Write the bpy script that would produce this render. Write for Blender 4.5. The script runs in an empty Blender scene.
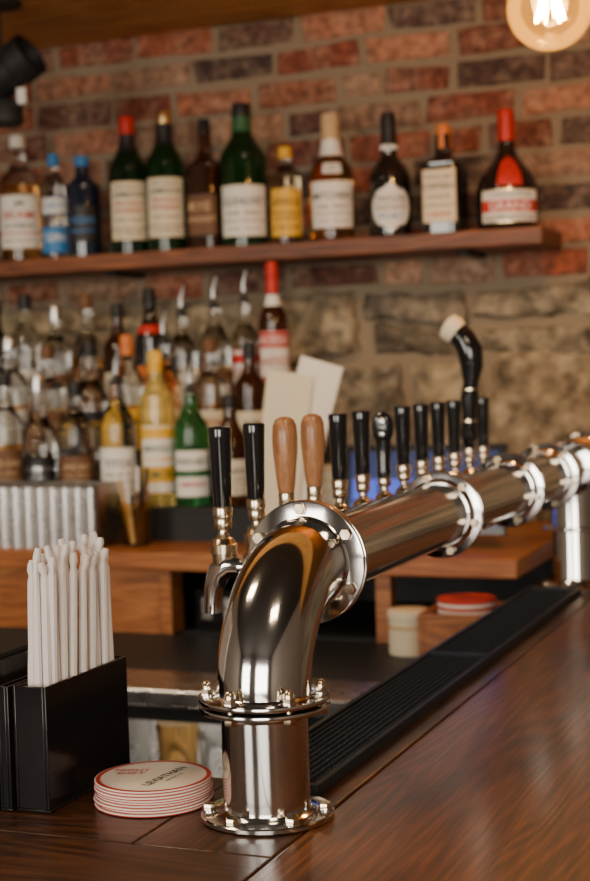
import bpy, math, random
from mathutils import Vector, Matrix, noise
random.seed(7)
BZ=1.05
scene=bpy.context.scene
C=bpy.context.collection
pi=math.pi
# ------------------------------------------------------------------ materials
def newmat(name):
    m=bpy.data.materials.new(name); m.use_nodes=True
    nt=m.node_tree; return m,nt,nt.nodes['Principled BSDF']
def srgb(r,g,b):
    f=lambda c:(c/255/12.92) if c/255<=.04045 else ((c/255+.055)/1.055)**2.4
    return (f(r),f(g),f(b),1)
def M(name,col,rough=.5,metal=0,trans=0,ior=1.45,coat=0,emit=None,es=0,bump=0,bscale=50,var=0):
    m,nt,b=newmat(name)
    b.inputs['Base Color'].default_value=col
    b.inputs['Roughness'].default_value=rough
    b.inputs['Metallic'].default_value=metal
    b.inputs['Transmission Weight'].default_value=trans
    b.inputs['IOR'].default_value=ior
    b.inputs['Coat Weight'].default_value=coat
    if emit:
        b.inputs['Emission Color'].default_value=emit; b.inputs['Emission Strength'].default_value=es
    tc=nt.nodes.new('ShaderNodeTexCoord')
    n=nt.nodes.new('ShaderNodeTexNoise'); n.inputs['Scale'].default_value=bscale; n.inputs['Detail'].default_value=4
    nt.links.new(tc.outputs['Object'],n.inputs['Vector'])
    if bump:
        bp=nt.nodes.new('ShaderNodeBump'); bp.inputs['Strength'].default_value=bump; bp.inputs['Distance'].default_value=.002
        nt.links.new(n.outputs['Fac'],bp.inputs['Height']); nt.links.new(bp.outputs['Normal'],b.inputs['Normal'])
    if var:
        mr=nt.nodes.new('ShaderNodeMapRange'); mr.inputs['To Min'].default_value=max(rough-var,0); mr.inputs['To Max'].default_value=rough+var
        nt.links.new(n.outputs['Fac'],mr.inputs['Value']); nt.links.new(mr.outputs['Result'],b.inputs['Roughness'])
    return m
def wood(name,dark,mid,light,axis='Y',rough=.3,coat=.3,scale=1.0,bump=.16,ring=.20):
    m,nt,b=newmat(name); L=nt.links.new
    tc=nt.nodes.new('ShaderNodeTexCoord')
    mp=nt.nodes.new('ShaderNodeMapping')
    s={'Y':(11,1.0,11),'X':(1.0,11,11),'Z':(11,11,1.0)}[axis]
    mp.inputs['Scale'].default_value=[k*scale for k in s]
    L(tc.outputs['Object'],mp.inputs['Vector'])
    n=nt.nodes.new('ShaderNodeTexNoise'); n.inputs['Scale'].default_value=1.1; n.inputs['Detail'].default_value=2; n.inputs['Distortion'].default_value=.3
    L(mp.outputs[0],n.inputs['Vector'])
    mu=nt.nodes.new('ShaderNodeMath'); mu.operation='MULTIPLY'; mu.inputs[1].default_value=38; L(n.outputs['Fac'],mu.inputs[0])
    pp=nt.nodes.new('ShaderNodeMath'); pp.operation='PINGPONG'; pp.inputs[1].default_value=1; L(mu.outputs[0],pp.inputs[0])
    mp2=nt.nodes.new('ShaderNodeMapping')
    s2={'Y':(230,9,230),'X':(9,230,230),'Z':(230,230,9)}[axis]
    mp2.inputs['Scale'].default_value=[k*scale for k in s2]; L(tc.outputs['Object'],mp2.inputs['Vector'])
    n2=nt.nodes.new('ShaderNodeTexNoise'); n2.inputs['Scale'].default_value=1.5; n2.inputs['Detail'].default_value=5; L(mp2.outputs[0],n2.inputs['Vector'])
    n3=nt.nodes.new('ShaderNodeTexNoise'); n3.inputs['Scale'].default_value=5*scale; n3.inputs['Detail'].default_value=3; L(tc.outputs['Object'],n3.inputs['Vector'])
    a=nt.nodes.new('ShaderNodeMath'); a.operation='MULTIPLY_ADD'; a.inputs[1].default_value=ring; L(pp.outputs[0],a.inputs[0])
    n3m=nt.nodes.new('ShaderNodeMath'); n3m.operation='MULTIPLY'; n3m.inputs[1].default_value=.75; L(n3.outputs['Fac'],n3m.inputs[0])
    a2=nt.nodes.new('ShaderNodeMath'); a2.operation='MULTIPLY_ADD'; a2.inputs[1].default_value=1.15; L(n2.outputs['Fac'],a2.inputs[0])
    L(n3m.outputs[0],a2.inputs[2]); 
    sb=nt.nodes.new('ShaderNodeMath'); sb.operation='MULTIPLY'; sb.inputs[1].default_value=.54; L(a2.outputs[0],sb.inputs[0])
    L(sb.outputs[0],a.inputs[2])
    r=nt.nodes.new('ShaderNodeValToRGB'); e=r.color_ramp.elements
    e[0].position=.42; e[0].color=dark; e[1].position=.86; e[1].color=light
    k=r.color_ramp.elements.new(.62); k.color=mid
    L(a.outputs[0],r.inputs[0]); L(r.outputs[0],b.inputs['Base Color'])
    b.inputs['Roughness'].default_value=rough; b.inputs['Coat Weight'].default_value=coat; b.inputs['Coat Roughness'].default_value=.18
    bp=nt.nodes.new('ShaderNodeBump'); bp.inputs['Strength'].default_value=bump; bp.inputs['Distance'].default_value=.001
    L(n2.outputs['Fac'],bp.inputs['Height']); L(bp.outputs['Normal'],b.inputs['Normal'])
    return m
def attrmat(name,rough,washcol,wash,nscale,bump,ndist=.003,lo=.5):
    m,nt,b=newmat(name); L=nt.links.new
    at=nt.nodes.new('ShaderNodeAttribute'); at.attribute_name='Col'
    tc=nt.nodes.new('ShaderNodeTexCoord')
    n=nt.nodes.new('ShaderNodeTexNoise'); n.inputs['Scale'].default_value=nscale; n.inputs['Detail'].default_value=6; n.inputs['Roughness'].default_value=.65
    L(tc.outputs['Object'],n.inputs['Vector'])
    mr=nt.nodes.new('ShaderNodeMapRange'); mr.inputs['From Min'].default_value=.42; mr.inputs['From Max'].default_value=.68; mr.inputs['To Max'].default_value=wash
    L(n.outputs['Fac'],mr.inputs['Value'])
    mx=nt.nodes.new('ShaderNodeMix'); mx.data_type='RGBA'; L(mr.outputs[0],mx.inputs[0]); L(at.outputs['Color'],mx.inputs[6]); mx.inputs[7].default_value=washcol
    n2=nt.nodes.new('ShaderNodeTexNoise'); n2.inputs['Scale'].default_value=nscale*4; n2.inputs['Detail'].default_value=5; L(tc.outputs['Object'],n2.inputs['Vector'])
    mr2=nt.nodes.new('ShaderNodeMapRange'); mr2.inputs['From Min'].default_value=.32; mr2.inputs['From Max'].default_value=.68; mr2.inputs['To Min'].default_value=lo; mr2.inputs['To Max'].default_value=1.25; L(n2.outputs['Fac'],mr2.inputs['Value'])
    hs=nt.nodes.new('ShaderNodeHueSaturation'); L(mr2.outputs[0],hs.inputs['Value']); L(mx.outputs[2],hs.inputs['Color'])
    L(hs.outputs[0],b.inputs['Base Color']); b.inputs['Roughness'].default_value=rough
    bp=nt.nodes.new('ShaderNodeBump'); bp.inputs['Strength'].default_value=bump; bp.inputs['Distance'].default_value=ndist
    L(n2.outputs['Fac'],bp.inputs['Height']); L(bp.outputs['Normal'],b.inputs['Normal'])
    return m

chrome=M('polished_steel',(.66,.65,.64,1),.11,1,bscale=6,var=.06)
chrome_r=M('brushed_steel',(.55,.53,.51,1),.28,1,bscale=30,var=.08)
brass=M('nickel_brass',(.70,.58,.42,1),.2,1)
blackpl=M('black_gloss_plastic',(.008,.008,.009,1),.12,coat=.4)
blackacr=M('black_acrylic',(.009,.008,.009,1),.16,bump=.02,bscale=400)
blackmatte=M('black_matte',(.012,.012,.013,1),.6)
rubber=M('black_rubber',(.016,.021,.026,1),.5,bump=.1,bscale=300)
paper=M('straw_paper',srgb(232,224,220),.85,bump=.25,bscale=220)
cardw=M('card_white',srgb(232,224,212),.8)
cardr=M('card_red',srgb(186,54,42),.8)
inkk=M('ink_black',srgb(45,42,42),.8)
barwood=wood('bar_wood_long',srgb(50,25,11),srgb(98,55,27),srgb(140,86,46),'Y',.34,.3)
barwood2=wood('bar_wood_dark',srgb(32,17,9),srgb(66,38,21),srgb(98,60,34),'X',.36,.25)
barwood3=wood('bar_wood_strip',srgb(34,18,9),srgb(70,40,21),srgb(102,62,34),'Y',.36,.25)
shelfwood=wood('shelf_wood',srgb(62,31,14),srgb(110,60,31),srgb(150,90,52),'X',.5,.0)
cabwood=wood('cabinet_wood',srgb(108,58,24),srgb(154,90,42),srgb(186,120,64),'X',.45,.1)
soffwood=wood('soffit_wood',srgb(134,86,34),srgb(190,132,64),srgb(214,160,88),'X',.5,.0,scale=.7)
handlewood=wood('handle_wood',srgb(120,74,44),srgb(162,110,70),srgb(186,134,92),'Z',.35,.3,scale=3)
plaster=M('plaster',srgb(146,134,122),.9,bump=.2,bscale=20)
ceilm=M('ceiling_paint',srgb(60,54,48),.9,bump=.2,bscale=20)
floorm=M('floor_tile_dark',srgb(60,50,44),.5,bump=.1,bscale=10)
LM={ 'w':M('label_cream',srgb(222,210,182),.7),'W':M('label_white',srgb(228,224,216),.7),'k':M('label_black',srgb(28,26,28),.5),
 'r':M('label_red',srgb(184,36,28),.5),'y':M('label_yellow',srgb(222,172,48),.5),'g':M('label_green',srgb(40,90,50),.5),
 'b':M('label_blue',srgb(50,120,180),.5),'o':M('label_orange',srgb(205,115,50),.5),'n':M('label_brown',srgb(104,70,44),.6),
 's':M('label_silver',(.7,.7,.7,1),.3,1),'t':M('label_tan',srgb(196,165,124),.7),'G':M('label_gold',(.8,.6,.3,1),.3,1)}
def glass(name,col,rough=.02,tr=1): return M(name,col,rough,trans=tr,ior=1.42)
GL={'clear':glass('glass_clear',(.93,.95,.94,1)),'amber':glass('glass_amber_spirit',(.80,.42,.13,1)),'lightamber':glass('glass_gold_spirit',(.92,.72,.42,1)),
 'green':glass('glass_green',(.010,.045,.012,1),tr=.6),'bright':glass('glass_bright_green',(.06,.30,.09,1),tr=.85),'dkgreen':glass('glass_dark_green',(.008,.028,.010,1),tr=.5),
 'dark':M('glass_dark',(.012,.009,.008,1),.06,coat=.5),'brown':glass('glass_brown',(.09,.03,.012,1),tr=.7),'yellow':glass('glass_yellow_liqueur',(.93,.74,.25,1),tr=.75),
 'blue':glass('glass_blue',(.10,.30,.55,1)),'red':glass('glass_red_liqueur',(.55,.03,.02,1),tr=.8),'navy':M('glass_navy',(.01,.015,.03,1),.06,coat=.5)}
# ------------------------------------------------------------------ mesh builder
class MB:
    def __init__(s): s.v=[];s.f=[];s.mi=[];s.sm=[];s.mats=[];s.col=[]
    def mid(s,m):
        if m not in s.mats: s.mats.append(m)
        return s.mats.index(m)
    def add(s,vs,fs,mat,X=None,smooth=True,col=(1,1,1,1)):
        o=len(s.v)
        for p in vs:
            p=Vector(p)
            if X is not None: p=X@p
            s.v.append(p); s.col.append(col)
        k=s.mid(mat)
        for f in fs: s.f.append([i+o for i in f]); s.mi.append(k); s.sm.append(smooth)
    def lathe(s,prof,mat,X=None,n=32,smooth=True,matf=None,sq=0):
        rings=[]
        for r,z in prof:
            ring=[]
            for i in range(n):
                a=2*pi*i/n; c,d=math.cos(a),math.sin(a)
                rr=r
                if sq and r>1e-6: rr=r*min(1/max(abs(c),abs(d)),1.22)
                p=Vector((rr*c,rr*d,z)); 
                if X is not None: p=X@p
                ring.append(len(s.v)); s.v.append(p); s.col.append((1,1,1,1))
            rings.append(ring)
        for k in range(len(prof)-1):
            m=s.mid(matf((prof[k][1]+prof[k+1][1])/2) if matf else mat)
            for i in range(n):
                j=(i+1)%n
                s.f.append([rings[k][i],rings[k][j],rings[k+1][j],rings[k+1][i]]); s.mi.append(m); s.sm.append(smooth)
        for k,rev in ((0,True),(-1,False)):
            if prof[k][0]>1e-5:
                m=s.mid(matf(prof[k][1]) if matf else mat)
                r=rings[k]; s.f.append(list(reversed(r)) if rev else list(r)); s.mi.append(m); s.sm.append(False)
    def box(s,a,b,mat,X=None,smooth=False):
        x0,y0,z0=a;x1,y1,z1=b
        vs=[(x0,y0,z0),(x1,y0,z0),(x1,y1,z0),(x0,y1,z0),(x0,y0,z1),(x1,y0,z1),(x1,y1,z1),(x0,y1,z1)]
        fs=[(0,3,2,1),(4,5,6,7),(0,1,5,4),(1,2,6,5),(2,3,7,6),(3,0,4,7)]
        s.add(vs,fs,mat,X,smooth)
    def tube(s,pts,rad,mat,n=16,X=None,flat=1.0):
        pts=[Vector(p) for p in pts]
        if not isinstance(rad,(list,tuple)): rad=[rad]*len(pts)
        rings=[]; up=None
        for i,p in enumerate(pts):
            t=(pts[min(i+1,len(pts)-1)]-pts[max(i-1,0)]).normalized()
            if up is None:
                up=Vector((1,0,0)) if abs(t.x)<.9 else Vector((0,1,0))
            u=(up-t*up.dot(t)).normalized(); w=t.cross(u); up=u
            ring=[]
            for k in range(n):
                a=2*pi*k/n; q=p+(u*math.cos(a)*flat+w*math.sin(a))*rad[i]
                if X is not None: q=X@q
                ring.append(len(s.v)); s.v.append(q); s.col.append((1,1,1,1))
            rings.append(ring)
        m=s.mid(mat)
        for a,b in zip(rings[:-1],rings[1:]):
            for k in range(n):
                j=(k+1)%n; s.f.append([a[k],a[j],b[j],b[k]]); s.mi.append(m); s.sm.append(True)
        s.f.append(list(reversed(rings[0])));s.mi.append(m);s.sm.append(False)
        s.f.append(list(rings[-1]));s.mi.append(m);s.sm.append(False)
    def build(s,name,loc=(0,0,0),parent=None,bevel=0,rot=None,sharp=True,attr=False):
        me=bpy.data.meshes.new(name); me.from_pydata([tuple(p) for p in s.v],[],s.f)
        for m in s.mats: me.materials.append(m)
        me.polygons.foreach_set('material_index',s.mi); me.polygons.foreach_set('use_smooth',s.sm)
        if attr:
            ca=me.color_attributes.new('Col','FLOAT_COLOR','POINT')
            for i,c in enumerate(s.col): ca.data[i].color=c
        me.update()
        if sharp:
            try: me.set_sharp_from_angle(angle=math.radians(38))
            except Exception: pass
        o=bpy.data.objects.new(name,me); C.objects.link(o); o.location=loc
        if rot: o.rotation_euler=rot
        if parent: o.parent=parent
        if bevel:
            b=o.modifiers.new('bevel','BEVEL'); b.width=bevel; b.segments=2; b.limit_method='ANGLE'
        return o
def empty(name,loc=(0,0,0)):
    o=bpy.data.objects.new(name,None); C.objects.link(o); o.location=loc; o.empty_display_size=.05; return o
T=Matrix.Translation
def R(a,ax): return Matrix.Rotation(math.radians(a),4,ax)
_tc={}
def textgeo(body):
    if body in _tc: return _tc[body]
    cu=bpy.data.curves.new('t','FONT'); cu.body=body; cu.size=1; cu.align_x='CENTER'; cu.align_y='CENTER'; cu.offset=.012; cu.resolution_u=3
    o=bpy.data.objects.new('t_tmp',cu); C.objects.link(o); bpy.context.view_layer.update()
    me=bpy.data.meshes.new_from_object(o.evaluated_get(bpy.context.evaluated_depsgraph_get()))
    bpy.data.objects.remove(o)
    vs=[tuple(v.co) for v in me.vertices]; fs=[tuple(p.vertices) for p in me.polygons]
    bpy.data.meshes.remove(me)
    xs=[v[0] for v in vs]; ys=[v[1] for v in vs]
    cx=(min(xs)+max(xs))/2; cy=(min(ys)+max(ys))/2
    g=([(v[0]-cx,v[1]-cy) for v in vs],fs,max(xs)-min(xs),max(ys)-min(ys))
    _tc[body]=g; return g
# ------------------------------------------------------------------ room shell
def boxobj(name,a,b,mat,parent=None,bevel=0):
    c=[(p+q)/2 for p,q in zip(a,b)]
    m=MB(); m.box([p-k for p,k in zip(a,c)],[q-k for q,k in zip(b,c)],mat)
    return m.build(name,c,parent,bevel)
X0,X1,Y0,Y1=-3.2,3.2,-4.2,1.92
HC=2.95
boxobj('floor',(X0,Y0,-.05),(X1,Y1+.3,0),floorm)
boxobj('ceiling',(X0,Y0,HC),(X1,Y1+.3,HC+.05),ceilm)
boxobj('wall_left',(X0-.1,Y0,0),(X0,Y1,HC),plaster)
boxobj('wall_right',(X1,Y0,0),(X1+.1,Y1,HC),plaster)
wf=MB()
wins=[(-2.4,-.9),(.2,2.4)]
wz=(1.0,2.45)
wf.box((X0,Y0-.1,0),(X1,Y0,wz[0]),plaster); wf.box((X0,Y0-.1,wz[1]),(X1,Y0,HC),plaster)
xs=[X0,wins[0][0],wins[0][1],wins[1][0],wins[1][1],X1]
for i in (0,2,4): wf.box((xs[i],Y0-.1,wz[0]),(xs[i+1],Y0,wz[1]),plaster)
wf.build('wall_front')
for i,(a,b) in enumerate(wins):
    w=MB()
    for xx in [a+.025,(a+b)/2,b-.025]: w.box((xx-.025,Y0-.07,wz[0]),(xx+.025,Y0-.03,wz[1]),cabwood)
    for zz in [wz[0]+.025,wz[0]+.95,wz[1]-.025]: w.box((a,Y0-.07,zz-.025),(b,Y0-.03,zz+.025),cabwood)
    w.build('window_%d'%(i+1))
SOF=1.150
s=MB()
yy=.88
while yy<Y1+.02:
    s.box((X0,yy,BZ+SOF),(X1,min(yy+.13,Y1+.04)-.004,BZ+SOF+.03),soffwood); yy+=.13
s.box((X0,.88,BZ+SOF+.03),(X1,.93,HC),soffwood)
s.build('ceiling_soffit')
brickm=attrmat('brick',.85,srgb(158,134,112),.55,12,.9)
stonem=attrmat('fieldstone',.9,srgb(176,162,136),.7,6,1,.014,.38)
mortar=M('mortar',srgb(134,118,98),.95,bump=1,bscale=60)
wb=MB()
wb.box((X0,Y1,0),(X1,Y1+.15,HC),mortar)
bc=[(142,70,46),(120,58,40),(150,82,54),(94,56,44),(158,104,78),(130,66,44),(84,60,52),(164,124,98),(146,74,48),(112,74,60)]
def grid(L,edge,n):
    g=[0,edge*.35,edge]; k=[edge+(L-2*edge)*i/n for i in range(1,n)]
    return g+k+[L-edge,L-edge*.35,L]
def patch(x0,x1,z0,z1,d,ed,nx,nz,mat,col,amp,fr,jit):
    vs=[];fs=[]
    cj=[(random.uniform(-jit,jit),random.uniform(-jit,jit)) for _ in range(4)]
    sd=random.random()*50; gx=grid(x1-x0,ed,nx); gz=grid(z1-z0,ed,nz)
    tilt=random.uniform(-1,1)*amp
    for b in gz:
        for a in gx:
            u=a/(x1-x0);v=b/(z1-z0)
            dx=(1-u)*(1-v)*cj[0][0]+u*(1-v)*cj[1][0]+(1-u)*v*cj[2][0]+u*v*cj[3][0]
            dz=(1-u)*(1-v)*cj[0][1]+u*(1-v)*cj[1][1]+(1-u)*v*cj[2][1]+u*v*cj[3][1]
            e=min(a,x1-x0-a,b,z1-z0-b)
            P=Vector((x0+a,sd,z0+b))
            if e<=1e-6: h=-.006
            else: h=d*min(1,.75+.25*e/ed)+amp*noise.noise(P*fr)+amp*.6*noise.noise(P*fr*2.3)+tilt*(v-.5)
            wob=.5*jit*noise.noise(P*25); wob2=.5*jit*noise.noise(P*25+Vector((9,3,1)))
            vs.append((x0+a+dx+wob,Y1-h,z0+b+dz+wob2))
    nx2=len(gx); 
    for j in range(len(gz)-1):
        for i in range(nx2-1):
            q=j*nx2+i; fs.append((q,q+1,q+nx2+1,q+nx2))
    wb.add(vs,fs,mat,None,True,col)
z=BZ+.555; row=0
while z<HC-.02:
    x=X0+(.1 if row%2 else 0)+random.uniform(-.02,.02)
    while x<X1-.05:
        w=.190 if random.random()<.78 else random.choice([.092,.14])
        c=random.choice(bc); k=random.uniform(.8,1.12)
        x2=min(x+w+random.uniform(-.008,.008),X1)
        patch(x,x2,z,z+.0555,.007,.007,7,3,brickm,srgb(*[min(255,q*k) for q in c]),.0045,22,.006)
        x=x2+.0135
    z+=.0675; row+=1
z=BZ-.12; sc=[(156,138,112),(132,118,98),(170,154,126),(108,98,86),(158,136,106),(138,126,108)]
while z<BZ+.54:
    h=random.choice([.13,.17,.21,.24]); 
    if z+h>BZ+.44: h=BZ+.548-z
    x=X0+random.uniform(0,.1)
    while x<X1-.1:
        w=random.uniform(.14,.36); c=random.choice(sc); k=random.uniform(.78,1.1)
        cc=srgb(*[q*k for q in c])
        if h>.14 and random.random()<.4:
            hh=h*random.uniform(.4,.6)
            patch(x,min(x+w,X1),z,z+hh-.008,.022,.02,12,6,stonem,cc,.022,13,.018)
            patch(x,min(x+w,X1),z+hh,z+h-.008,.022,.02,12,6,stonem,srgb(*random.choice(sc)),.022,13,.018)
        else: patch(x,min(x+w,X1),z,z+h-.008,.026,.024,18,10,stonem,cc,.032,12,.024)
        x+=w+.010
    z+=h+.003
wb.build('wall_back',attr=True,sharp=False)
# ------------------------------------------------------------------ bar counter
bar=empty('bar_counter',(0,0,0))
boxobj('top_main',(.0465,-2.2,BZ-.045),(.52,Y1-.03,BZ),barwood,bar,.003)
boxobj('top_inner_strip',(-.078,-.099,BZ-.045),(.045,Y1-.03,BZ-.0003),barwood3,bar,.0015)
m=MB(); 
for a,b,xr in [(-.48,-.285,.045),(-.2835,-.1005,.045),(-.099,.102,-.0795)]:
    m.box((-2.3,a,BZ-.045),(xr,b,BZ-.0003),barwood2)
m.build('top_return',(0,0,0),bar,.0015)
boxobj('die_wall_main',(.0,-.3,0),(.38,Y1-.05,BZ-.045),barwood3,bar)
boxobj('die_wall_return',(-2.3,-.35,0),(0,-.02,BZ-.045),barwood2,bar)
# ------------------------------------------------------------------ rubber bar mats
def barmat(y0,y1):
    m=MB(); w=.087; x0=-.066
    h=.010
    m.box((0,0,0),(w,y1-y0,.004),rubber)
    m.box((0,0,.004),(.006,y1-y0,h),rubber); m.box((w-.006,0,.004),(w,y1-y0,h),rubber)
    m.box((.006,0,.004),(w-.006,.006,h),rubber); m.box((.006,y1-y0-.006,.004),(w-.006,y1-y0,h),rubber)
    ny=int((y1-y0-.014)/.0075); nx=10
    for j in range(ny):
        for i in range(nx):
            px=.011+i*.0073; py=.011+j*.0075
            m.lathe([(.0024,.004),(.0021,.0085),(.0005,.009)],rubber,T((px,py,0)),6,smooth=False)
    return m.build('rubber_bar_mat',(x0,y0,BZ+.0002))
barmat(.066,.690); barmat(.693,1.270)
# ------------------------------------------------------------------ beer tower
tower=empty('draft_beer_tower',(0,0,BZ))
PZ=.205; RP=.0375
def rounded_disc(r,z0,z1,b=.0015):
    return [(0.001,z0),(r-b,z0),(r-.3*b,z0+.3*b),(r,z0+b),(r,z1-b),(r-.3*b,z1-.3*b),(r-b,z1),(0.001,z1)]
def bolt(m,X,h0,h1,r=.0056):
    m.lathe([(.0028,h0-.003),(.0028,h1+.003)],brass,X,10)
    m.lathe([(r*.9,h0-.0052),(r,h0-.0042),(r,h0)],brass,X,6,smooth=False)
    m.lathe([(r*1.25,h1),(r*1.25,h1+.001)],chrome,X,16)
    m.lathe([(r,h1+.001),(r,h1+.0055)],brass,X,6,smooth=False)
    m.lathe([(r*.86,h1+.0055),(r*.80,h1+.0085),(r*.55,h1+.0112),(.0005,h1+.0125)],brass,X,16)
def flange(name,X,r=.0555,nb=6,ph=0):
    m=MB()
    m.lathe(rounded_disc(r,-.0060,-.0012),chrome,X,64); m.lathe(rounded_disc(r,.0012,.0060),chrome,X,64)
    m.lathe([(.04,-.0012),(.04,.0012)],blackmatte,X,48)
    for sg in (-1,1):
        m.lathe([(.001,sg*.005),(.0435,sg*.0060),(.041,sg*.0075),(RP+.0015,sg*.012),(.001,sg*.0121)],chrome,X,48)
    for i in range(nb):
        a=2*pi*(i+ph)/nb
        bolt(m,X@T((math.cos(a)*(r-.0075),math.sin(a)*(r-.0075),0)),-.0060,.0060)
    return m.build(name,(0,0,0),tower)
def pipe(name,X,l):
    m=MB(); m.lathe([(RP,0),(RP,l)],chrome,X,64); return m.build(name,(0,0,0),tower)
RE=.104
def elbow(name,yc,sgn):
    m=MB(); pts=[];n=48
    for i in range(n+1):
        a=pi/2*i/n
        pts.append((0,yc+sgn*(RE-RE*math.cos(a)), PZ-RE+RE*math.sin(a)))
    m.tube(pts,RP+.0035,chrome,72); return m.build(name,(0,0,0),tower)
m=MB()
m.lathe([(.001,0.0005),(.0565,0.0005),(.0575,.0015),(.0575,.0045),(.0565,.0055),(.047,.0058),(.042,.0068),(.0390,.009),(.001,.0095)],chrome,None,64)
for i in range(6):
    a=2*pi*(i+.28)/6
    m2=T((math.cos(a)*.050,math.sin(a)*.050,.0055))
    m.lathe([(.0072,0),(.0072,.0012)],chrome,m2,16); m.lathe([(.0058,.0012),(.0058,.0055),(.005,.0065)],brass,m2,6,smooth=False)
m.build('base_flange',(0,0,0),tower)
pipe('riser_pipe',T((0,0,.008)),PZ-RE-.008)
flange('riser_flange',T((0,0,PZ-RE-.001)),.0565,6,ph=.3)
elbow('elbow_near',0,1)
RY=R(-90,'X')
flange('elbow_flange',T((0,.110,PZ))@RY,.0575,6,ph=.45)
YE=1.72
pipe('main_pipe',T((0,.112,PZ))@RY,YE-.112)
for i,y in enumerate([.545,.88,1.12,1.45]):
    flange('pipe_flange_%d'%i,T((0,y,PZ))@RY,.052,6,ph=.2)
m=MB(); yl=1.334
m.lathe([(.001,0.0005),(.0575,0.0005),(.0575,.0055),(.056,.007),(.043,.010),(.0385,.017),(RP,.02),(RP,PZ-.02)],chrome,T((0,yl,0)),48)
for i in range(6):
    a=2*pi*(i+.28)/6; m2=T((math.cos(a)*.0495,yl+math.sin(a)*.0495,.007)); m.lathe([(.0058,0),(.0058,.0055)],brass,m2,6,smooth=False)
m.lathe([(.045,-.055),(.046,-.05),(.041,-.046),(.041,.046),(.046,.05),(.045,.055)],chrome,T((0,yl,PZ))@RY,48)
m.lathe(rounded_disc(.054,.10,.106),chrome,T((0,yl,0)),48)
m.build('support_leg',(0,0,0),tower)
m=MB(); pts=[]
for i in range(31):
    a=pi/2*i/30; pts.append((0,YE+RE*math.sin(a),PZ-RE+RE*math.cos(a)))
m.tube(pts,RP+.002,chrome,48); m.lathe([(.056,0),(.056,.007),(RP,.012),(RP,PZ-.1)],chrome,T((0,YE+RE,.0005)),48)
m.build('elbow_far',(0,0,0),tower)
# taps -----------------------------------------------------------
TX=-.108
def tap(y,kind):
    m=MB(); RXm=R(-90,'Y')
    m.lathe([(.014,-.004),(.014,.004),(.010,.005),(.0085,.008),(.0085,.030),(.0125,.031),(.0135,.033),(.0135,.044),(.0125,.046),(.0095,.047),(.0095,.056)],chrome,RXm,20)
    for k in range(8):
        a=2*pi*k/8; m.box((-.0018,-.0018,.034),(.0018,.0018,.043),chrome,RXm@T((math.cos(a)*.0135,math.sin(a)*.0135,0)))
    bx=TX+RP
    m.tube([(bx+.018,0,0),(bx+.006,0,.002),(bx-.006,0,-.006),(bx-.012,0,-.022),(bx-.014,0,-.038),(bx-.014,0,-.046)],[.0095,.0125,.0120,.0098,.0085,.0088],chrome,16)
    m.lathe([(.0105,-.004),(.0118,.010),(.0118,.012),(.0135,.013),(.0135,.022),(.0118,.023),(.0100,.027),(.0065,.029),(.0050,.033),(.0050,.036),(.0082,.037),(.0088,.040),(.0088,.048),(.0075,.050)],brass,T((bx,0,0)),20)
    H=T((bx,0,.046))
    if kind=='black':
        m.lathe([(.0085,.002),(.0095,.003),(.0100,.010),(.0090,.013)],brass,H,20)
        m.lathe([(.0085,.012),(.0090,.016),(.0110,.080),(.0115,.088),(.0108,.0905),(.004,.0915)],blackpl,H,28)
    elif kind=='wood':
        m.lathe([(.0085,.002),(.0090,.010),(.0080,.013)],brass,H,20)
        m.lathe([(.0085,.012),(.0098,.020),(.0120,.042),(.0136,.058),(.0138,.072),(.0130,.084),(.0100,.091),(.005,.0935),(.001,.094)],handlewood,H,28)
    elif kind=='badge':
        m.lathe([(.0085,.002),(.0095,.012),(.0085,.016),(.0105,.05),(.006,.055)],blackpl,H,24)
        m.lathe([(.001,-.006),(.012,-.005),(.0145,-.002),(.0145,.002),(.012,.005),(.001,.006)],blackpl,H@T((0,0,.066))@R(90,'X')@Matrix.Diagonal((1,1.45,1,1)),32)
        for dz,rr in ((.074,.0062),(.058,.0045)):
            m.lathe([(.001,.0055),(rr,.0055),(rr*.8,.0085),(.001,.0095)],LM['s'],H@T((0,0,dz))@R(90,'X'),20)
    elif kind=='tall':
        k=1.22
        m.lathe([(.0085,.002),(.0095,.012),(.0085,.016)],brass,H,20)
        P=[(0,0,.012),(0,0,.03),(.001,0,.055),(.002,0,.075),(.004,0,.095),(.006,0,.115),(.004,0,.135),(-.004,0,.150),(-.012,0,.158)]
        m.tube([(a*k,b,c*k) for a,b,c in P],[.0085,.0135,.0110,.0145,.0120,.0180,.0205,.019,.018],blackpl,20,X=H)
        m.tube([(a*k,b,c*k) for a,b,c in [(-.011,0,.157),(-.017,0,.162),(-.024,0,.167),(-.027,0,.169)]],[.0195,.022,.0205,.013],LM['w'],20,X=H)
        m.lathe([(.0125,.055),(.0125,.059)],brass,H@T((.001,0,0)),20); m.lathe([(.0150,.104),(.0150,.107)],brass,H@T((.004,0,0)),20)
    m.build('beer_tap',(-RP,y,PZ-.013),tower)
for i in range(13):
    tap(.162+.083*i,'wood' if i in(2,3) else 'badge' if i==6 else 'tall' if i==11 else 'black')
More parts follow.
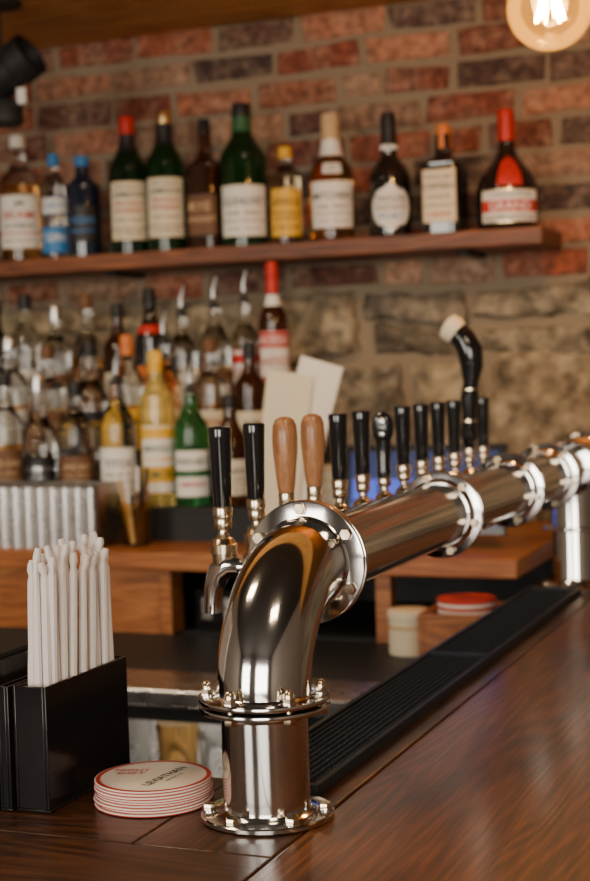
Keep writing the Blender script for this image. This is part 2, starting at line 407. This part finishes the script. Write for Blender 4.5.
# ------------------------------------------------------------------ coasters
co=empty('coaster_stack',(-.1165,.014,BZ))
m=MB(); zz=0.0005
for i in range(9):
    dx,dy=random.uniform(-.0013,.0013),random.uniform(-.0013,.0013)
    X=T((dx,dy,zz)); r=.0525
    m.lathe([(.001,0),(r-.0004,0),(r,.0004),(r,.0017),(r-.0004,.0021),(.001,.0021)],cardw,X,64)
    m.lathe([(r-.001,.0001),(r+.0003,.0002),(r+.0003,.0010),(r-.001,.0011)],cardr,X,64)
    zz+=.0025
top=zz-.0004
m.build('coasters',(0,0,0),co)
m=MB()
def ringflat(m,r0,r1,z,mat,n=64):
    vs=[];fs=[]
    for i in range(n):
        a=2*pi*i/n; vs+= [(r0*math.cos(a),r0*math.sin(a),z),(r1*math.cos(a),r1*math.sin(a),z)]
    for i in range(n):
        j=(i+1)%n; fs.append((2*i,2*i+1,2*j+1,2*j))
    m.add(vs,fs,mat)
ringflat(m,.0476,.0516,top+.0003,cardr)
def flattext(body,size,x,y,rz,mat):
    vs,fs,w,h=textgeo(body)
    X=T((x,y,top+.0003))@R(rz,'Z')
    m.add([(a*size,b*size,0) for a,b in vs],fs,mat,X,False)
flattext('LEVIATHAN',.0122,.010,.002,84,inkk)
flattext('BREWING  CO',.0042,.020,.002,84,inkk)
flattext('NIGHT',.0105,-.027,.012,15,cardr)
flattext('SHIFT',.0105,-.024,.002,15,cardr)
m.build('printed_top',(0,0,0),co)
# ------------------------------------------------------------------ bar caddy & straws
cad=empty('bar_caddy',(-.187,-.048,BZ))
m=MB(); t=.003
def openbox(m,x0,x1,y0,y1,h,mat,hf=None):
    m.box((x0,y0,.0005),(x1,y1,t),mat)
    m.box((x0,y0,t),(x0+t,y1,h),mat); m.box((x1-t,y0,t),(x1,y1,h),mat)
    m.box((x0+t,y0,t),(x1-t,y0+t,hf or h),mat); m.box((x0+t,y1-t,t),(x1-t,y1,h),mat)
openbox(m,-.034,0,0,.149,.112,blackacr)
openbox(m,-.048,-.036,-.004,.149,.112,blackacr)
openbox(m,-.215,-.050,-.004,.149,.132,blackacr,.124)
m.build('caddy_body',(0,0,0),cad,.0008)
m=MB()
for k in range(31):
    m.box((-.205,.004,.006+k*.0042),(-.058,.140,.0096+k*.0042),blackmatte)
m.build('napkins',(0,0,0),cad)
m=MB()
for i in range(14):
    for j in range(3):
        if random.random()<.08: continue
        r=.0043
        bx=-.0085-.0085*j+random.uniform(-.0006,.0006); by=.016+i*.0092+random.uniform(-.0012,.0012)
        lx=random.uniform(-.002,.008); ly=(i-6)*-.0004+random.uniform(-.004,.004)
        h=.197+random.uniform(-.008,.014); n=10
        pts=[];rad=[]
        for q in range(n+1):
            f=q/n; pts.append((bx+lx*f,by+ly*f,.006+h*f)); rad.append(r*(1+.07*random.uniform(-1,1)))
        tx,ty,tz=pts[-1]; dd=random.uniform(-.004,.004)
        pts+=[(tx,ty+dd*.3,tz+.005),(tx+dd*.3,ty+dd*.8,tz+.010),(tx+dd*.6,ty+dd*1.2,tz+.014+random.uniform(0,.005))]; rad+=[r*.65,r*1.0,r*.7]
        m.tube(pts,rad,paper,8,flat=.85)
m.build('paper_straws',(0,0,0),cad)
# ------------------------------------------------------------------ bottles
PROF={
 'std':[(.0,.0),(.92,.0),(1,.02),(1,.58),(.97,.63),(.82,.69),(.52,.745),(.40,.79),(.36,.84),(.35,.93)],
 'wine':[(.0,.0),(.92,.0),(1,.015),(1,.58),(.97,.63),(.84,.69),(.62,.745),(.45,.80),(.39,.86),(.37,.93)],
 'slope':[(.0,.0),(.90,.0),(.97,.02),(1,.35),(1,.45),(.93,.55),(.72,.65),(.5,.73),(.38,.80),(.34,.93)],
 'squat':[(.0,.0),(.86,.0),(.97,.03),(1,.10),(1,.30),(.97,.38),(.85,.46),(.62,.54),(.40,.61),(.29,.68),(.25,.75),(.25,.93)],
 'port':[(.0,.0),(.90,.0),(1,.03),(1.0,.42),(.97,.50),(.82,.57),(.55,.63),(.40,.67),(.42,.74),(.36,.82),(.32,.93)],
 'flask':[(.0,.0),(.95,.0),(1,.02),(1,.60),(.97,.64),(.7,.69),(.42,.73),(.36,.78),(.34,.93)],
 'broad':[(.0,.0),(.9,.0),(.96,.03),(1,.45),(.98,.52),(.84,.60),(.60,.66),(.46,.71),(.40,.80),(.37,.93)],
 'tall':[(.0,.0),(.9,.0),(1,.02),(1,.66),(.93,.72),(.60,.79),(.42,.83),(.38,.93)],
}
# label = (z0,z1,half_angle,base,border,[(text,zfrac,heightfrac,mat)],shape)
def bottle(name,x,y,z,H,Rr,kind,g,cap,capf=.16,labels=(),fill=None,liq=None,face=-68,sq=0,spout=False):
    m=MB(); P=PROF[kind]
    pr=[(max(r*Rr,.0005),zq*H*.98) for r,zq in P]
    pr2=[pr[0],pr[1]]
    for i in range(1,len(pr)-1):
        p0=pr[max(i-1,1)];p1=pr[i];p2=pr[i+1];p3=pr[min(i+2,len(pr)-1)]
        for q in (.25,.5,.75,1):
            c=[.5*((2*p1[k])+(-p0[k]+p2[k])*q+(2*p0[k]-5*p1[k]+4*p2[k]-p3[k])*q*q+(-p0[k]+3*p1[k]-3*p2[k]+p3[k])*q**3) for k in (0,1)]
            pr2.append((max(c[0],.0005),c[1]))
    def rad(zz):
        for a,b in zip(pr2[1:-1],pr2[2:]):
            if a[1]-1e-9<=zz<=b[1]+1e-9 and b[1]>a[1]: return a[0]+(b[0]-a[0])*(zz-a[1])/(b[1]-a[1]+1e-9)
        return P[-1][0]*Rr
    mf=None
    if liq: mf=lambda zz:(GL[liq] if zz<fill*H else GL[g])
    m.lathe(pr2,GL[g],None,32,matf=mf,sq=sq)
    rn=P[-1][0]*Rr
    if spout:
        m.lathe([(rn*.95,H*.92),(rn*.95,H*.955),(rn*.45,H*.965),(rn*.4,H)],LM['k'],None,16)
        m.tube([(0,0,H*.98),(0,-.0,H+.02),(.01,-.003,H+.045)],[.0042,.0035,.0028],LM['s'],10)
    else:
        c0=H*(1-capf); cp=[]
        for q in range(7):
            zz=c0+(H*.905-c0)*q/6; cp.append((rad(zz)+.0012,zz))
        nr=cp[-1][0]
        cp+=[(nr*1.1,H*.91),(nr*1.1,H*.93),(nr*1.02,H*.935),(nr*1.02,H*.985),(nr*.9,H*.998),(nr*.5,H)]
        m.lathe(cp,LM[cap],None,24)
    for (z0,z1,half,base,border,lines,shape) in labels:
        hz=(z1-z0)*H; zc=(z0+z1)/2*H
        def rr_(aa,zq,eps):
            k=rad(zq)+eps
            if sq: k=rad(zq)*min(1/max(abs(math.cos(aa)),abs(math.sin(aa))),1.22)+eps
            return k
        na,nz=18,8
        for (eps,shr,mt) in ((.0007,0,border),(.0010,.0022,base)):
            vs=[];fs=[]
            for j in range(nz+1):
                v=j/nz*2-1
                wf_=1
                if shape=='oval': wf_=math.sqrt(max(0.0,1-v*v*.98))
                if shape=='arch' and v>.4: wf_=math.sqrt(max(0,1-((v-.4)/.62)**2))
                for i in range(na+1):
                    u=i/na*2-1
                    hw=math.radians(half)-shr/Rr
                    aa=math.radians(face)+u*hw*wf_; zq=zc+v*(hz/2-shr)
                    k=rr_(aa,zq,eps); vs.append((k*math.cos(aa),k*math.sin(aa),zq))
            for j in range(nz):
                for i in range(na):
                    q=j*(na+1)+i; fs.append((q,q+1,q+na+2,q+na+1))
            m.add(vs,fs,LM[mt])
        for (tx,zf,hf,mt) in lines:
            if tx=='#':
                vs=[];fs=[]
                for i in range(na+1):
                    aa=math.radians(face)+(i/na*2-1)*(math.radians(half)-.0024/Rr)
                    for zq in (zc-hz/2+zf*hz-hf*hz/2,zc-hz/2+zf*hz+hf*hz/2):
                        k=rr_(aa,zq,.0013); vs.append((k*math.cos(aa),k*math.sin(aa),zq))
                for i in range(na): fs.append((2*i,2*i+2,2*i+3,2*i+1))
                m.add(vs,fs,LM[mt]); continue
            tv,tf,w,h=textgeo(tx)
            sc=hf*hz/h; mw=2*math.radians(half)*Rr*.86*(1 if shape!='oval' else .85); sx=min(sc,mw/w)
            if w*sc<mw*.8 and len(tx)>3: sx=mw*.8/w
            vs=[]
            for a,b in tv:
                aa=math.radians(face)+a*sx/Rr; zq=zc-hz/2+zf*hz+b*sc
                k=rr_(aa,zq,.0017); vs.append((k*math.cos(aa),k*math.sin(aa),zq))
            m.add(vs,tf,LM[mt],None,False)
    return m.build(name,(x,y,BZ+z))
def Lw(base='W',big='RESERVE',c1='k',c2='n',z0=.1,z1=.42,half=62,border=None,shape=''):
    return (z0,z1,half,base,border or base,[(big,.68,.16,c1),('FINE  SPIRIT',.45,.08,c2),('DISTILLED AND BOTTLED',.30,.055,c2),('750 ML   40% ALC',.14,.05,c2)],shape)
JAM=(.10,.52,60,'w','t',[('TRIPLE DISTILLED',.90,.045,'n'),('JAMESON',.76,.12,'k'),('IRISH',.62,.07,'r'),('WHISKEY',.50,.09,'r'),('FINEST BLEND',.34,.05,'n'),('#',.20,.02,'n'),('DUBLIN',.12,.06,'n')],'')
SY=1.79; SZ=.645
shelfdata=[
 (-1.342,.286,.046,'std','clear','W',.10,[(.10,.52,64,'W','t',[('JIM',.82,.13,'k'),('BEAM',.62,.15,'r'),('BOURBON',.42,.09,'k'),('#',.28,.03,'r'),('KENTUCKY',.14,.07,'n')],'')],.60,'amber',0),
 (-1.251,.238,.030,'tall','clear','b',.12,[(.06,.30,84,'b','b',[('GIN',.6,.3,'W')],''),(.42,.58,60,'W','b',[('DRY',.5,.4,'b')],'')],None,None,0),
 (-1.178,.226,.039,'tall','navy','b',.10,[(.15,.5,50,'k','k',[('VODKA',.6,.2,'b'),('IMPORTED',.3,.1,'b')],'')],None,None,0),
 (-1.062,.303,.043,'wine','dkgreen','r',.13,[JAM,(.74,.86,85,'k','k',[],'')],None,None,0),
 (-.971,.307,.043,'wine','green','G',.06,[JAM,(.76,.92,85,'k','k',[],'')],None,None,0),
 (-.874,.281,.034,'flask','brown','k',.12,[(.10,.42,60,'n','k',[('RYE',.7,.2,'t'),('WHISKEY',.4,.14,'t')],'')],None,None,1),
 (-.786,.306,.0505,'wine','green','k',.07,[Lw('W','GLENLIVET','k','n',.07,.42,62,'w'),(.80,.92,80,'g','g',[],'')],None,None,0),
 (-.689,.206,.033,'tall','clear','y',.12,[(.08,.56,66,'y','y',[('APEROL',.72,.16,'n'),('#',.5,.03,'n'),('LIQUEUR',.38,.1,'n'),('1919',.18,.1,'n')],'')],.7,'lightamber',0),
 (-.585,.266,.047,'broad','clear','t',.20,[Lw('W','MITCHERS','k','n',.10,.46,62,'w'),(.52,.60,26,'W','W',[('US*1',.5,.5,'n')],''),(.66,.80,85,'W','G',[],'')],.62,'amber',0),
 (-.458,.256,.043,'port','dark','k',.26,[(.05,.42,58,'W','s',[('TAYLOR',.68,.14,'k'),('FLADGATE',.50,.12,'n'),('PORT',.3,.14,'b')],'oval'),(.70,.78,80,'W','W',[('*',.5,.6,'k')],'')],None,None,0),
 (-.342,.222,.042,'flask','dark','o',.22,[(.10,.58,42,'w','t',[('TRIPLE SEC',.85,.07,'n'),('COINTREAU',.68,.12,'k'),('LIQUEUR',.48,.08,'n'),('ANGERS FRANCE',.32,.05,'n'),('1849',.15,.08,'r')],'')],None,None,1),
 (-.212,.240,.062,'squat','dark','r',.26,[(.05,.32,58,'W','G',[('CORDON ROUGE',.84,.1,'k'),('#',.50,.36,'r'),('GRAND',.50,.26,'W'),('MARNIER LAPOSTOLLE',.16,.13,'k')],''),(.35,.60,24,'r','r',[],'arch'),(.74,.80,85,'G','G',[],''),(.86,.90,85,'W','W',[],'')],None,None,0),
]
for (x,H,r,k,g,cap,cf,lab,fill,liq,sq) in shelfdata:
    fc=-62-(x+1.4)*8
    if sq: fc=-90
    bottle('liquor_bottle',x,SY,SZ,H,r,k,g,cap,cf,lab,fill,liq,fc,sq)
T1=dict(y=1.49,z=.122); T2=dict(y=1.61,z=.200); T3=dict(y=1.73,z=.278)
def B(t,x,H,r,k,g,cap,cf,lab,fill=None,liq=None,face=-64,sq=0,spout=False):
    bottle('liquor_bottle',x,t['y'],t['z'],H,r,k,g,cap,cf,lab,fill,liq,face,sq,spout)
B(T1,-1.290,.26,.036,'wine','dark','k',.10,[Lw('w','STOUT')])
B(T1,-1.210,.27,.036,'std','clear','k',.10,[Lw('n','OLD OAK','t','t')],.5,'amber')
B(T1,-1.130,.265,.036,'broad','clear','s',.12,[Lw('k','PATRON','s','s',.1,.36)],None,None)
B(T1,-1.043,.25,.037,'std','clear','k',.12,[Lw('n','SPICED','t','t',.12,.4)],.35,'lightamber')
B(T1,-.948,.262,.037,'wine','clear','k',.0001,[Lw('W','TITOS','k','n',.07,.44,64)],None,None,spout=True)
B(T1,-.858,.306,.034,'tall','yellow','y',.14,[(.08,.52,62,'W','y',[('#',.88,.16,'y'),('LIMONCELLO',.66,.1,'g'),('DI CAPRI',.50,.08,'y'),('#',.28,.24,'y'),('LEMON',.28,.12,'g')],'')])
B(T1,-.784,.240,.036,'wine','bright','k',.0001,[(.07,.46,62,'W','g',[('FERNET',.75,.14,'g'),('#',.5,.14,'g'),('AMARO',.28,.12,'r')],'')],spout=True)
B(T1,-.700,.215,.038,'slope','brown','k',.12,[Lw('w','AMARO')])
B(T2,-1.357,.27,.038,'std','clear','k',.10,[Lw('W','SMOOTH')],.5,'amber')
B(T2,-1.272,.27,.040,'std','clear','s',.10,[Lw('W','SMOOTH')],.5,'amber')
B(T2,-1.178,.25,.038,'flask','clear','n',.12,[Lw('n','RESERVE','t','t')],.45,'lightamber')
B(T2,-1.075,.255,.039,'broad','clear','k',.12,[Lw('k','ANEJO','y','y')],None,None)
B(T2,-.985,.265,.034,'wine','clear','o',.16,[Lw('y','MEZCAL','n','n')],.5,'amber')
B(T2,-.900,.265,.035,'std','clear','k',.0001,[Lw('w','VERMOUTH')],.6,'lightamber',spout=True)
B(T2,-.795,.25,.037,'flask','clear','n',.12,[Lw('w','BITTER','r','n')],.5,'amber')
B(T2,-.707,.24,.035,'std','brown','k',.14,[Lw('w','RUM')],.5,'brown')
B(T3,-1.380,.28,.036,'std','dark','k',.12,[Lw('W','NEGRO')],None,None)
B(T3,-1.303,.29,.036,'wine','clear','k',.12,[Lw('W','BLANCO')],None,None)
B(T3,-1.226,.26,.034,'std','clear','s',.12,[Lw('n','CANE','t','t')])
B(T3,-1.148,.285,.037,'broad','clear','n',.12,[Lw('n','OAKEN','t','t')],.5,'amber')
B(T3,-1.070,.26,.034,'std','brown','k',.12,[Lw('w','STOUT')])
B(T3,-.990,.290,.034,'wine','dark','k',.14,[Lw('o','ESPRESSO'),(.66,.72,70,'r','r',[],'')])
B(T3,-.915,.245,.034,'std','clear','k',.0001,[Lw('W','SILVER')],.5,'lightamber',spout=True)
B(T3,-.838,.260,.035,'wine','clear','k',.0001,[Lw('n','RESERVA','t','t')],.5,'lightamber',spout=True)
B(T3,-.768,.270,.031,'std','clear','k',.0001,[(.2,.55,60,'W','r',[('#',.8,.2,'r'),('CAMPO',.5,.16,'r')],'')],.55,'amber',spout=True)
B(T3,-.702,.330,.032,'std','brown','r',.20,[(.18,.56,66,'W','r',[('#',.85,.25,'r'),('ROSSO',.85,.14,'W'),('ANTICO',.50,.14,'r'),('#',.15,.2,'r')],''),(.72,.79,85,'W','W',[],'')],None,None)
# ------------------------------------------------------------------ shelf
m=MB()
m.box((-2.2,SY-.075,BZ+SZ-.034),(-.128,Y1-.016,BZ+SZ-.0005),shelfwood)
for xx in (-1.9,-1.1,-.3):
    m.box((xx-.012,SY-.03,BZ+SZ-.044),(xx+.012,Y1-.016,BZ+SZ-.034),blackmatte)
m.build('wall_shelf',(0,0,0),None,.003)
CZ=.055
# ------------------------------------------------------------------ back bar cabinet
bb=empty('back_bar_cabinet')
for i,(y0,y1,h) in enumerate(((1.435,1.547,.1215),(1.552,1.667,.1995),(1.672,1.785,.2775))):
    m=MB(); hh=h-CZ-.0005; w=1.06
    m.box((-w/2,0,hh-.008),(w/2,y1-y0,hh),blackmatte); m.box((-w/2,.004,0),(w/2,.010,hh-.008),blackmatte)
    for xx in (-w/2,-.003,w/2-.006): m.box((xx,.010,0),(xx+.006,y1-y0,hh-.008),blackmatte)
    m.build('bottle_step_%d'%i,(-1.17,y0,BZ+CZ+.0005),bb)
boxobj('counter_top',(-2.3,1.27,BZ+.022),(-.085,Y1-.045,BZ+CZ),cabwood,bb,.003)
boxobj('front_panel',(-2.3,1.30,BZ-.10),(-.770,1.33,BZ+.0215),cabwood,bb)
boxobj('post_a',(-.345,1.30,BZ-.10),(-.318,1.33,BZ+.0215),cabwood,bb)
boxobj('post_b',(-.769,1.30,BZ-.10),(-.745,1.35,BZ+.0215),cabwood,bb)
boxobj('cavity_back',(-2.3,1.75,0),(-.085,1.78,BZ+.0215),blackmatte,bb)
boxobj('cavity_floor',(-2.3,1.335,BZ-.14),(-.085,1.745,BZ-.10),blackmatte,bb)
ub=empty('underbar_station')
boxobj('work_mat',(-2.3,.985,BZ-.125),(-.085,1.297,BZ-.10),rubber,ub)
boxobj('steel_rim',(-2.3,.85,BZ-.125),(-.085,.984,BZ-.098),chrome_r,ub,.004)
boxobj('black_panel',(-2.3,.865,BZ-.150),(-.085,.875,BZ-.126),blackmatte,ub)
boxobj('glass_shelf',(-2.3,.86,BZ-.275),(-.085,1.25,BZ-.265),chrome_r,ub)
boxobj('rear_panel',(-2.3,1.255,.0),(-.085,1.297,BZ-.126),chrome_r,ub)
boxobj('base_cabinet',(-2.3,.88,.0),(-.085,1.25,BZ-.276),blackmatte,ub)
tint=[GL['clear'],GL['clear'],GL['clear'],GL['lightamber'],GL['clear'],GL['clear'],GL['clear'],GL['lightamber'],GL['clear']]
for i in range(9):
    m=MB(); m.lathe([(.001,.001),(.026,.001),(.028,.004),(.034,.100),(.0325,.100),(.0265,.008),(.001,.008)],tint[i],None,24)
    m.build('glass_tumbler',(-.78+i*.077,.91+(i%2)*.01,BZ-.265))
m=MB(); openbox(m,-.07,.07,-.10,.10,.075,blackacr)
for k in range(3): m.box((-.055+k*.045,-.102,.02),(-.035+k*.045,-.0995,.06),chrome_r)
m.build('black_storage_bin',(-.655,1.46,BZ-.10))
# fluted steel bin
m=MB(); n=240; L_=.44; vs=[];fs=[]
for i in range(n+1):
    x=-L_/2+L_*i/n; y=-.050-.009*abs(math.sin(pi*(x+L_/2)/.0275))**.7
    vs+=[(x,y,0.0005),(x,y,.116),(x,-.044,.120)]
for i in range(n):
    a=3*i; fs+=[(a,a+3,a+4,a+1),(a+1,a+4,a+5,a+2)]
m.add(vs,fs,chrome_r)
m.box((-L_/2,.045,.0005),(L_/2,.05,.12),chrome_r); m.box((-L_/2,-.044,.0005),(-L_/2+.003,.045,.12),chrome_r); m.box((L_/2-.003,-.044,.0005),(L_/2,.045,.12),chrome_r)
m.box((-L_/2,-.044,.0005),(L_/2,.045,.004),chrome_r); m.box((-L_/2+.004,-.04,.1),(L_/2-.004,.04,.104),chrome_r)
m.build('fluted_steel_bin',(-1.120,1.36,BZ+CZ))
# cup of bar tools
m=MB(); m.lathe([(.001,.0005),(.026,.0005),(.028,.003),(.033,.085),(.0315,.085),(.026,.006),(.001,.006)],GL['lightamber'],None,24)
cols=[LM['n'],LM['k'],LM['W'],LM['r'],LM['t'],LM['W'],LM['n']]
for i in range(11):
    a=i*.9; m.tube([(.008*math.cos(a),.008*math.sin(a),.008),(.028*math.cos(a),.028*math.sin(a),.105+.022*(i%3))],.0036,cols[i%7],8)
m.build('bar_tool_cup',(-.850,1.37,BZ+CZ))
# paper cups
m=MB()
for k in range(7): m.lathe([(.028,.0005+k*.010),(.038,.080+k*.010),(.0395,.081+k*.010),(.0395,.084+k*.010),(.037,.084+k*.010),(.027,.004+k*.010)],LM['W'] if k%2 else LM['w'],None,28)
m.build('paper_cup_stack',(-.480,1.475,BZ+CZ))
# menus
m=MB()
m.box((-.075,-.02,.0005),(.075,.02,.006),blackmatte); m.box((-.075,-.02,.006),(.075,-.016,.06),blackmatte); m.box((-.075,.016,.006),(.075,.02,.06),blackmatte)
for i,(ry,dx,h,w) in enumerate([(9,-.038,.315,.045),(17,-.030,.345,.042),(12,-.015,.305,.045),(5,-.03,.29,.04)]):
    m.box((-w,-.0006,0),(w,.0006,h),cardw if i%2 else LM['w'],T((dx,-.011+i*.007,.010))@R(ry,'Y'))
m.build('menu_holder',(-.530,1.375,BZ+CZ))
blue=M('screen_blue',(.02,.05,.4,1),.2,emit=(.06,.12,.75,1),es=.8)
navy=M('screen_navy',(.01,.02,.08,1),.2,emit=(.03,.05,.25,1),es=.3)
m=MB()
m.box((-.07,-.04,.0005),(.07,.04,.008),blackmatte); m.box((-.02,.0,.008),(.02,.012,.05),blackmatte)
X=T((0,0,.025))@R(-10,'X')
m.box((-.150,-.014,0),(.150,0,.160),blackacr,X); m.box((-.138,-.0150,.012),(.138,-.0142,.148),navy,X)
for i in range(5):
    for j in range(3):
        if (i*3+j)%3==2: continue
        m.box((-.133+i*.054,-.0156,.018+j*.043),(-.133+i*.054+.047,-.0151,.018+j*.043+.037),blue,X)
m.build('order_display',(-.285,1.40,BZ+CZ),None)
# wooden box with coasters, jar
m=MB(); t=.010
m.box((-.062,-.075,.0005),(.062,.075,.012),cabwood); m.box((-.062,-.075,.012),(-.052,.075,.085),cabwood); m.box((.052,-.075,.012),(.062,.075,.085),cabwood)
m.box((-.052,-.075,.012),(.052,-.065,.085),cabwood); m.box((-.052,.065,.012),(.052,.075,.085),cabwood)
m.build('wooden_crate',(-.150,1.19,BZ-.10),None,.001)
m=MB()
for i in range(16):
    m.lathe([(.001,0),(.048,0),(.048,.0050),(.001,.0050)],cardw if i%2==0 else cardr,T((random.uniform(-.002,.002),random.uniform(-.003,.003),.0125+i*.0056)),32)
m.build('coaster_stack.001',(-.150,1.19,BZ-.10))
m=MB(); m.lathe([(.001,.0005),(.032,.0005),(.035,.004),(.035,.06),(.036,.062),(.037,.064),(.037,.074),(.034,.076),(.001,.076)],LM['w'],None,32)
m.lathe([(.0355,.045),(.0355,.052)],LM['t'],None,32)
m.build('storage_jar',(-.256,1.21,BZ-.10))
# ------------------------------------------------------------------ pendant bulb
bp=empty('pendant_light',(.040,1.04,BZ+.900))
gm=bpy.data.materials.new('bulb_glass'); gm.use_nodes=True; nt=gm.node_tree; nt.nodes.clear()
out=nt.nodes.new('ShaderNodeOutputMaterial'); tr=nt.nodes.new('ShaderNodeBsdfTransparent'); tr.inputs[0].default_value=(1,.74,.36,1)
gl=nt.nodes.new('ShaderNodeBsdfGlossy'); gl.inputs['Roughness'].default_value=.03
lw=nt.nodes.new('ShaderNodeFresnel'); lw.inputs[0].default_value=1.45
mx=nt.nodes.new('ShaderNodeMixShader'); nt.links.new(lw.outputs[0],mx.inputs[0]); nt.links.new(tr.outputs[0],mx.inputs[1]); nt.links.new(gl.outputs[0],mx.inputs[2])
em=nt.nodes.new('ShaderNodeEmission'); em.inputs[0].default_value=(1,.46,.07,1); em.inputs[1].default_value=.5
ad=nt.nodes.new('ShaderNodeAddShader'); nt.links.new(mx.outputs[0],ad.inputs[0]); nt.links.new(em.outputs[0],ad.inputs[1]); nt.links.new(ad.outputs[0],out.inputs[0])
m=MB(); pr=[(.0005,-.0625)]
for i in range(1,26):
    a=-pi/2+pi*i/30; pr.append((.0625*math.cos(a),.0625*math.sin(a)))
pr+=[(.020,.068),(.0165,.075)]
m.lathe(pr,gm,None,48); m.build('bulb_globe',(0,0,0),bp)
fil=M('filament',(1,.7,.4,1),.5,emit=(1,.66,.3,1),es=140)
m=MB()
for k in range(6):
    a=2*pi*k/6; b=2*pi*(k+.5)/6
    m.tube([(.006*math.cos(a),.006*math.sin(a),.03),(.020*math.cos(a),.020*math.sin(a),-.018),(.007*math.cos(b),.007*math.sin(b),.03)],.0026,fil,8)
m.tube([(0,0,.06),(0,0,-.0)],.004,GL['clear'],10)
m.build('filament_cage',(0,0,0),bp)
m=MB(); m.lathe([(.0175,.066),(.019,.07),(.019,.115),(.015,.125),(.004,.13),(.003,SOF-.9)],brass,None,32); m.build('socket_and_cord',(0,0,0),bp)
# track spotlight top-left
m=MB()
X=R(60,'Y')
m.lathe([(.001,-.06),(.035,-.06),(.04,-.055),(.04,.03),(.046,.035),(.046,.075),(.042,.075),(.038,.05),(.001,.045)],blackmatte,X,32)
for k in range(4): m.lathe([(.043,-.045+k*.014),(.043,-.039+k*.014)],blackmatte,X,32)
m.tube([(0,-.0,.0),(-.01,0,.06),(-.01,0,.145)],.007,blackmatte,10)
m.lathe([(.05,.140),(.05,.149)],blackmatte,T((-.01,0,0)),24)
m.lathe([(.001,-.105),(.030,-.103),(.036,-.096),(.036,-.062),(.028,-.050),(.001,-.045)],blackmatte,None,24)
m.box((.032,-.006,-.062),(.052,-.002,-.030),LM['W'])
m.build('track_spotlight',(-1.180,1.49,BZ+1.0))
# ------------------------------------------------------------------ lights
def area(name,loc,target,size,sy,power,col):
    l=bpy.data.lights.new(name,'AREA'); l.shape='RECTANGLE'; l.size=size; l.size_y=sy; l.energy=power; l.color=col
    o=bpy.data.objects.new(name,l); C.objects.link(o); o.location=loc
    d=Vector(target)-Vector(loc); o.rotation_euler=d.to_track_quat('-Z','Y').to_euler(); return o
area('window_light_a',(1.3,Y0+.05,1.75),(1.0,1.5,1.3),2.1,1.35,122,(1,.91,.78))
area('window_light_b',(-1.65,Y0+.05,1.75),(-1.2,1.5,1.3),1.4,1.35,80,(1,.91,.78))
area('warm_fill_a',(.9,-1.0,HC-.05),(0,.3,1.0),.5,.5,20,(1,.76,.50))  # added overhead fill without a fixture, lifts the dim bounce at the bar
area('warm_fill_b',(-1.2,-.3,HC-.05),(-.7,1.4,1.0),.5,.5,30,(1,.76,.50))  # second added overhead fill, aimed at the back bar
area('underbar_fill',(-.55,.885,BZ-.130),(-.55,.96,BZ-.26),.9,.01,.8,(1,.9,.8))  # unseen light added under the steel rim to brighten the tumblers
l=bpy.data.lights.new('pendant_bulb_light','POINT'); l.energy=8; l.color=(1,.64,.32); l.shadow_soft_size=.03
o=bpy.data.objects.new('pendant_bulb_light',l); C.objects.link(o); o.location=(.040,1.04,BZ+.895)
w=bpy.data.worlds.new('world'); scene.world=w; w.use_nodes=True
w.node_tree.nodes['Background'].inputs[0].default_value=(.9,.86,.80,1); w.node_tree.nodes['Background'].inputs[1].default_value=1.0
# ------------------------------------------------------------------ camera
cam=bpy.data.cameras.new('camera'); co_=bpy.data.objects.new('camera',cam); C.objects.link(co_)
cam.sensor_fit='VERTICAL'; cam.sensor_height=36; cam.sensor_width=24; cam.lens=1500/881*36
a=math.radians(21.96); p=math.radians(2.73); r=math.radians(1.8)
F=Vector((-math.sin(a)*math.cos(p),math.cos(a)*math.cos(p),-math.sin(p)))
R0=Vector((math.cos(a),math.sin(a),0)); U0=R0.cross(F)
Rr=R0*math.cos(r)-U0*math.sin(r); U=R0*math.sin(r)+U0*math.cos(r)
mt=Matrix((Rr,U,-F)).transposed().to_4x4(); mt.translation=Vector((.507,-1.168,BZ+.383))
co_.matrix_world=mt
cam.dof.use_dof=True; cam.dof.focus_distance=1.31; cam.dof.aperture_fstop=6.3
cam.clip_start=.02
scene.camera=co_
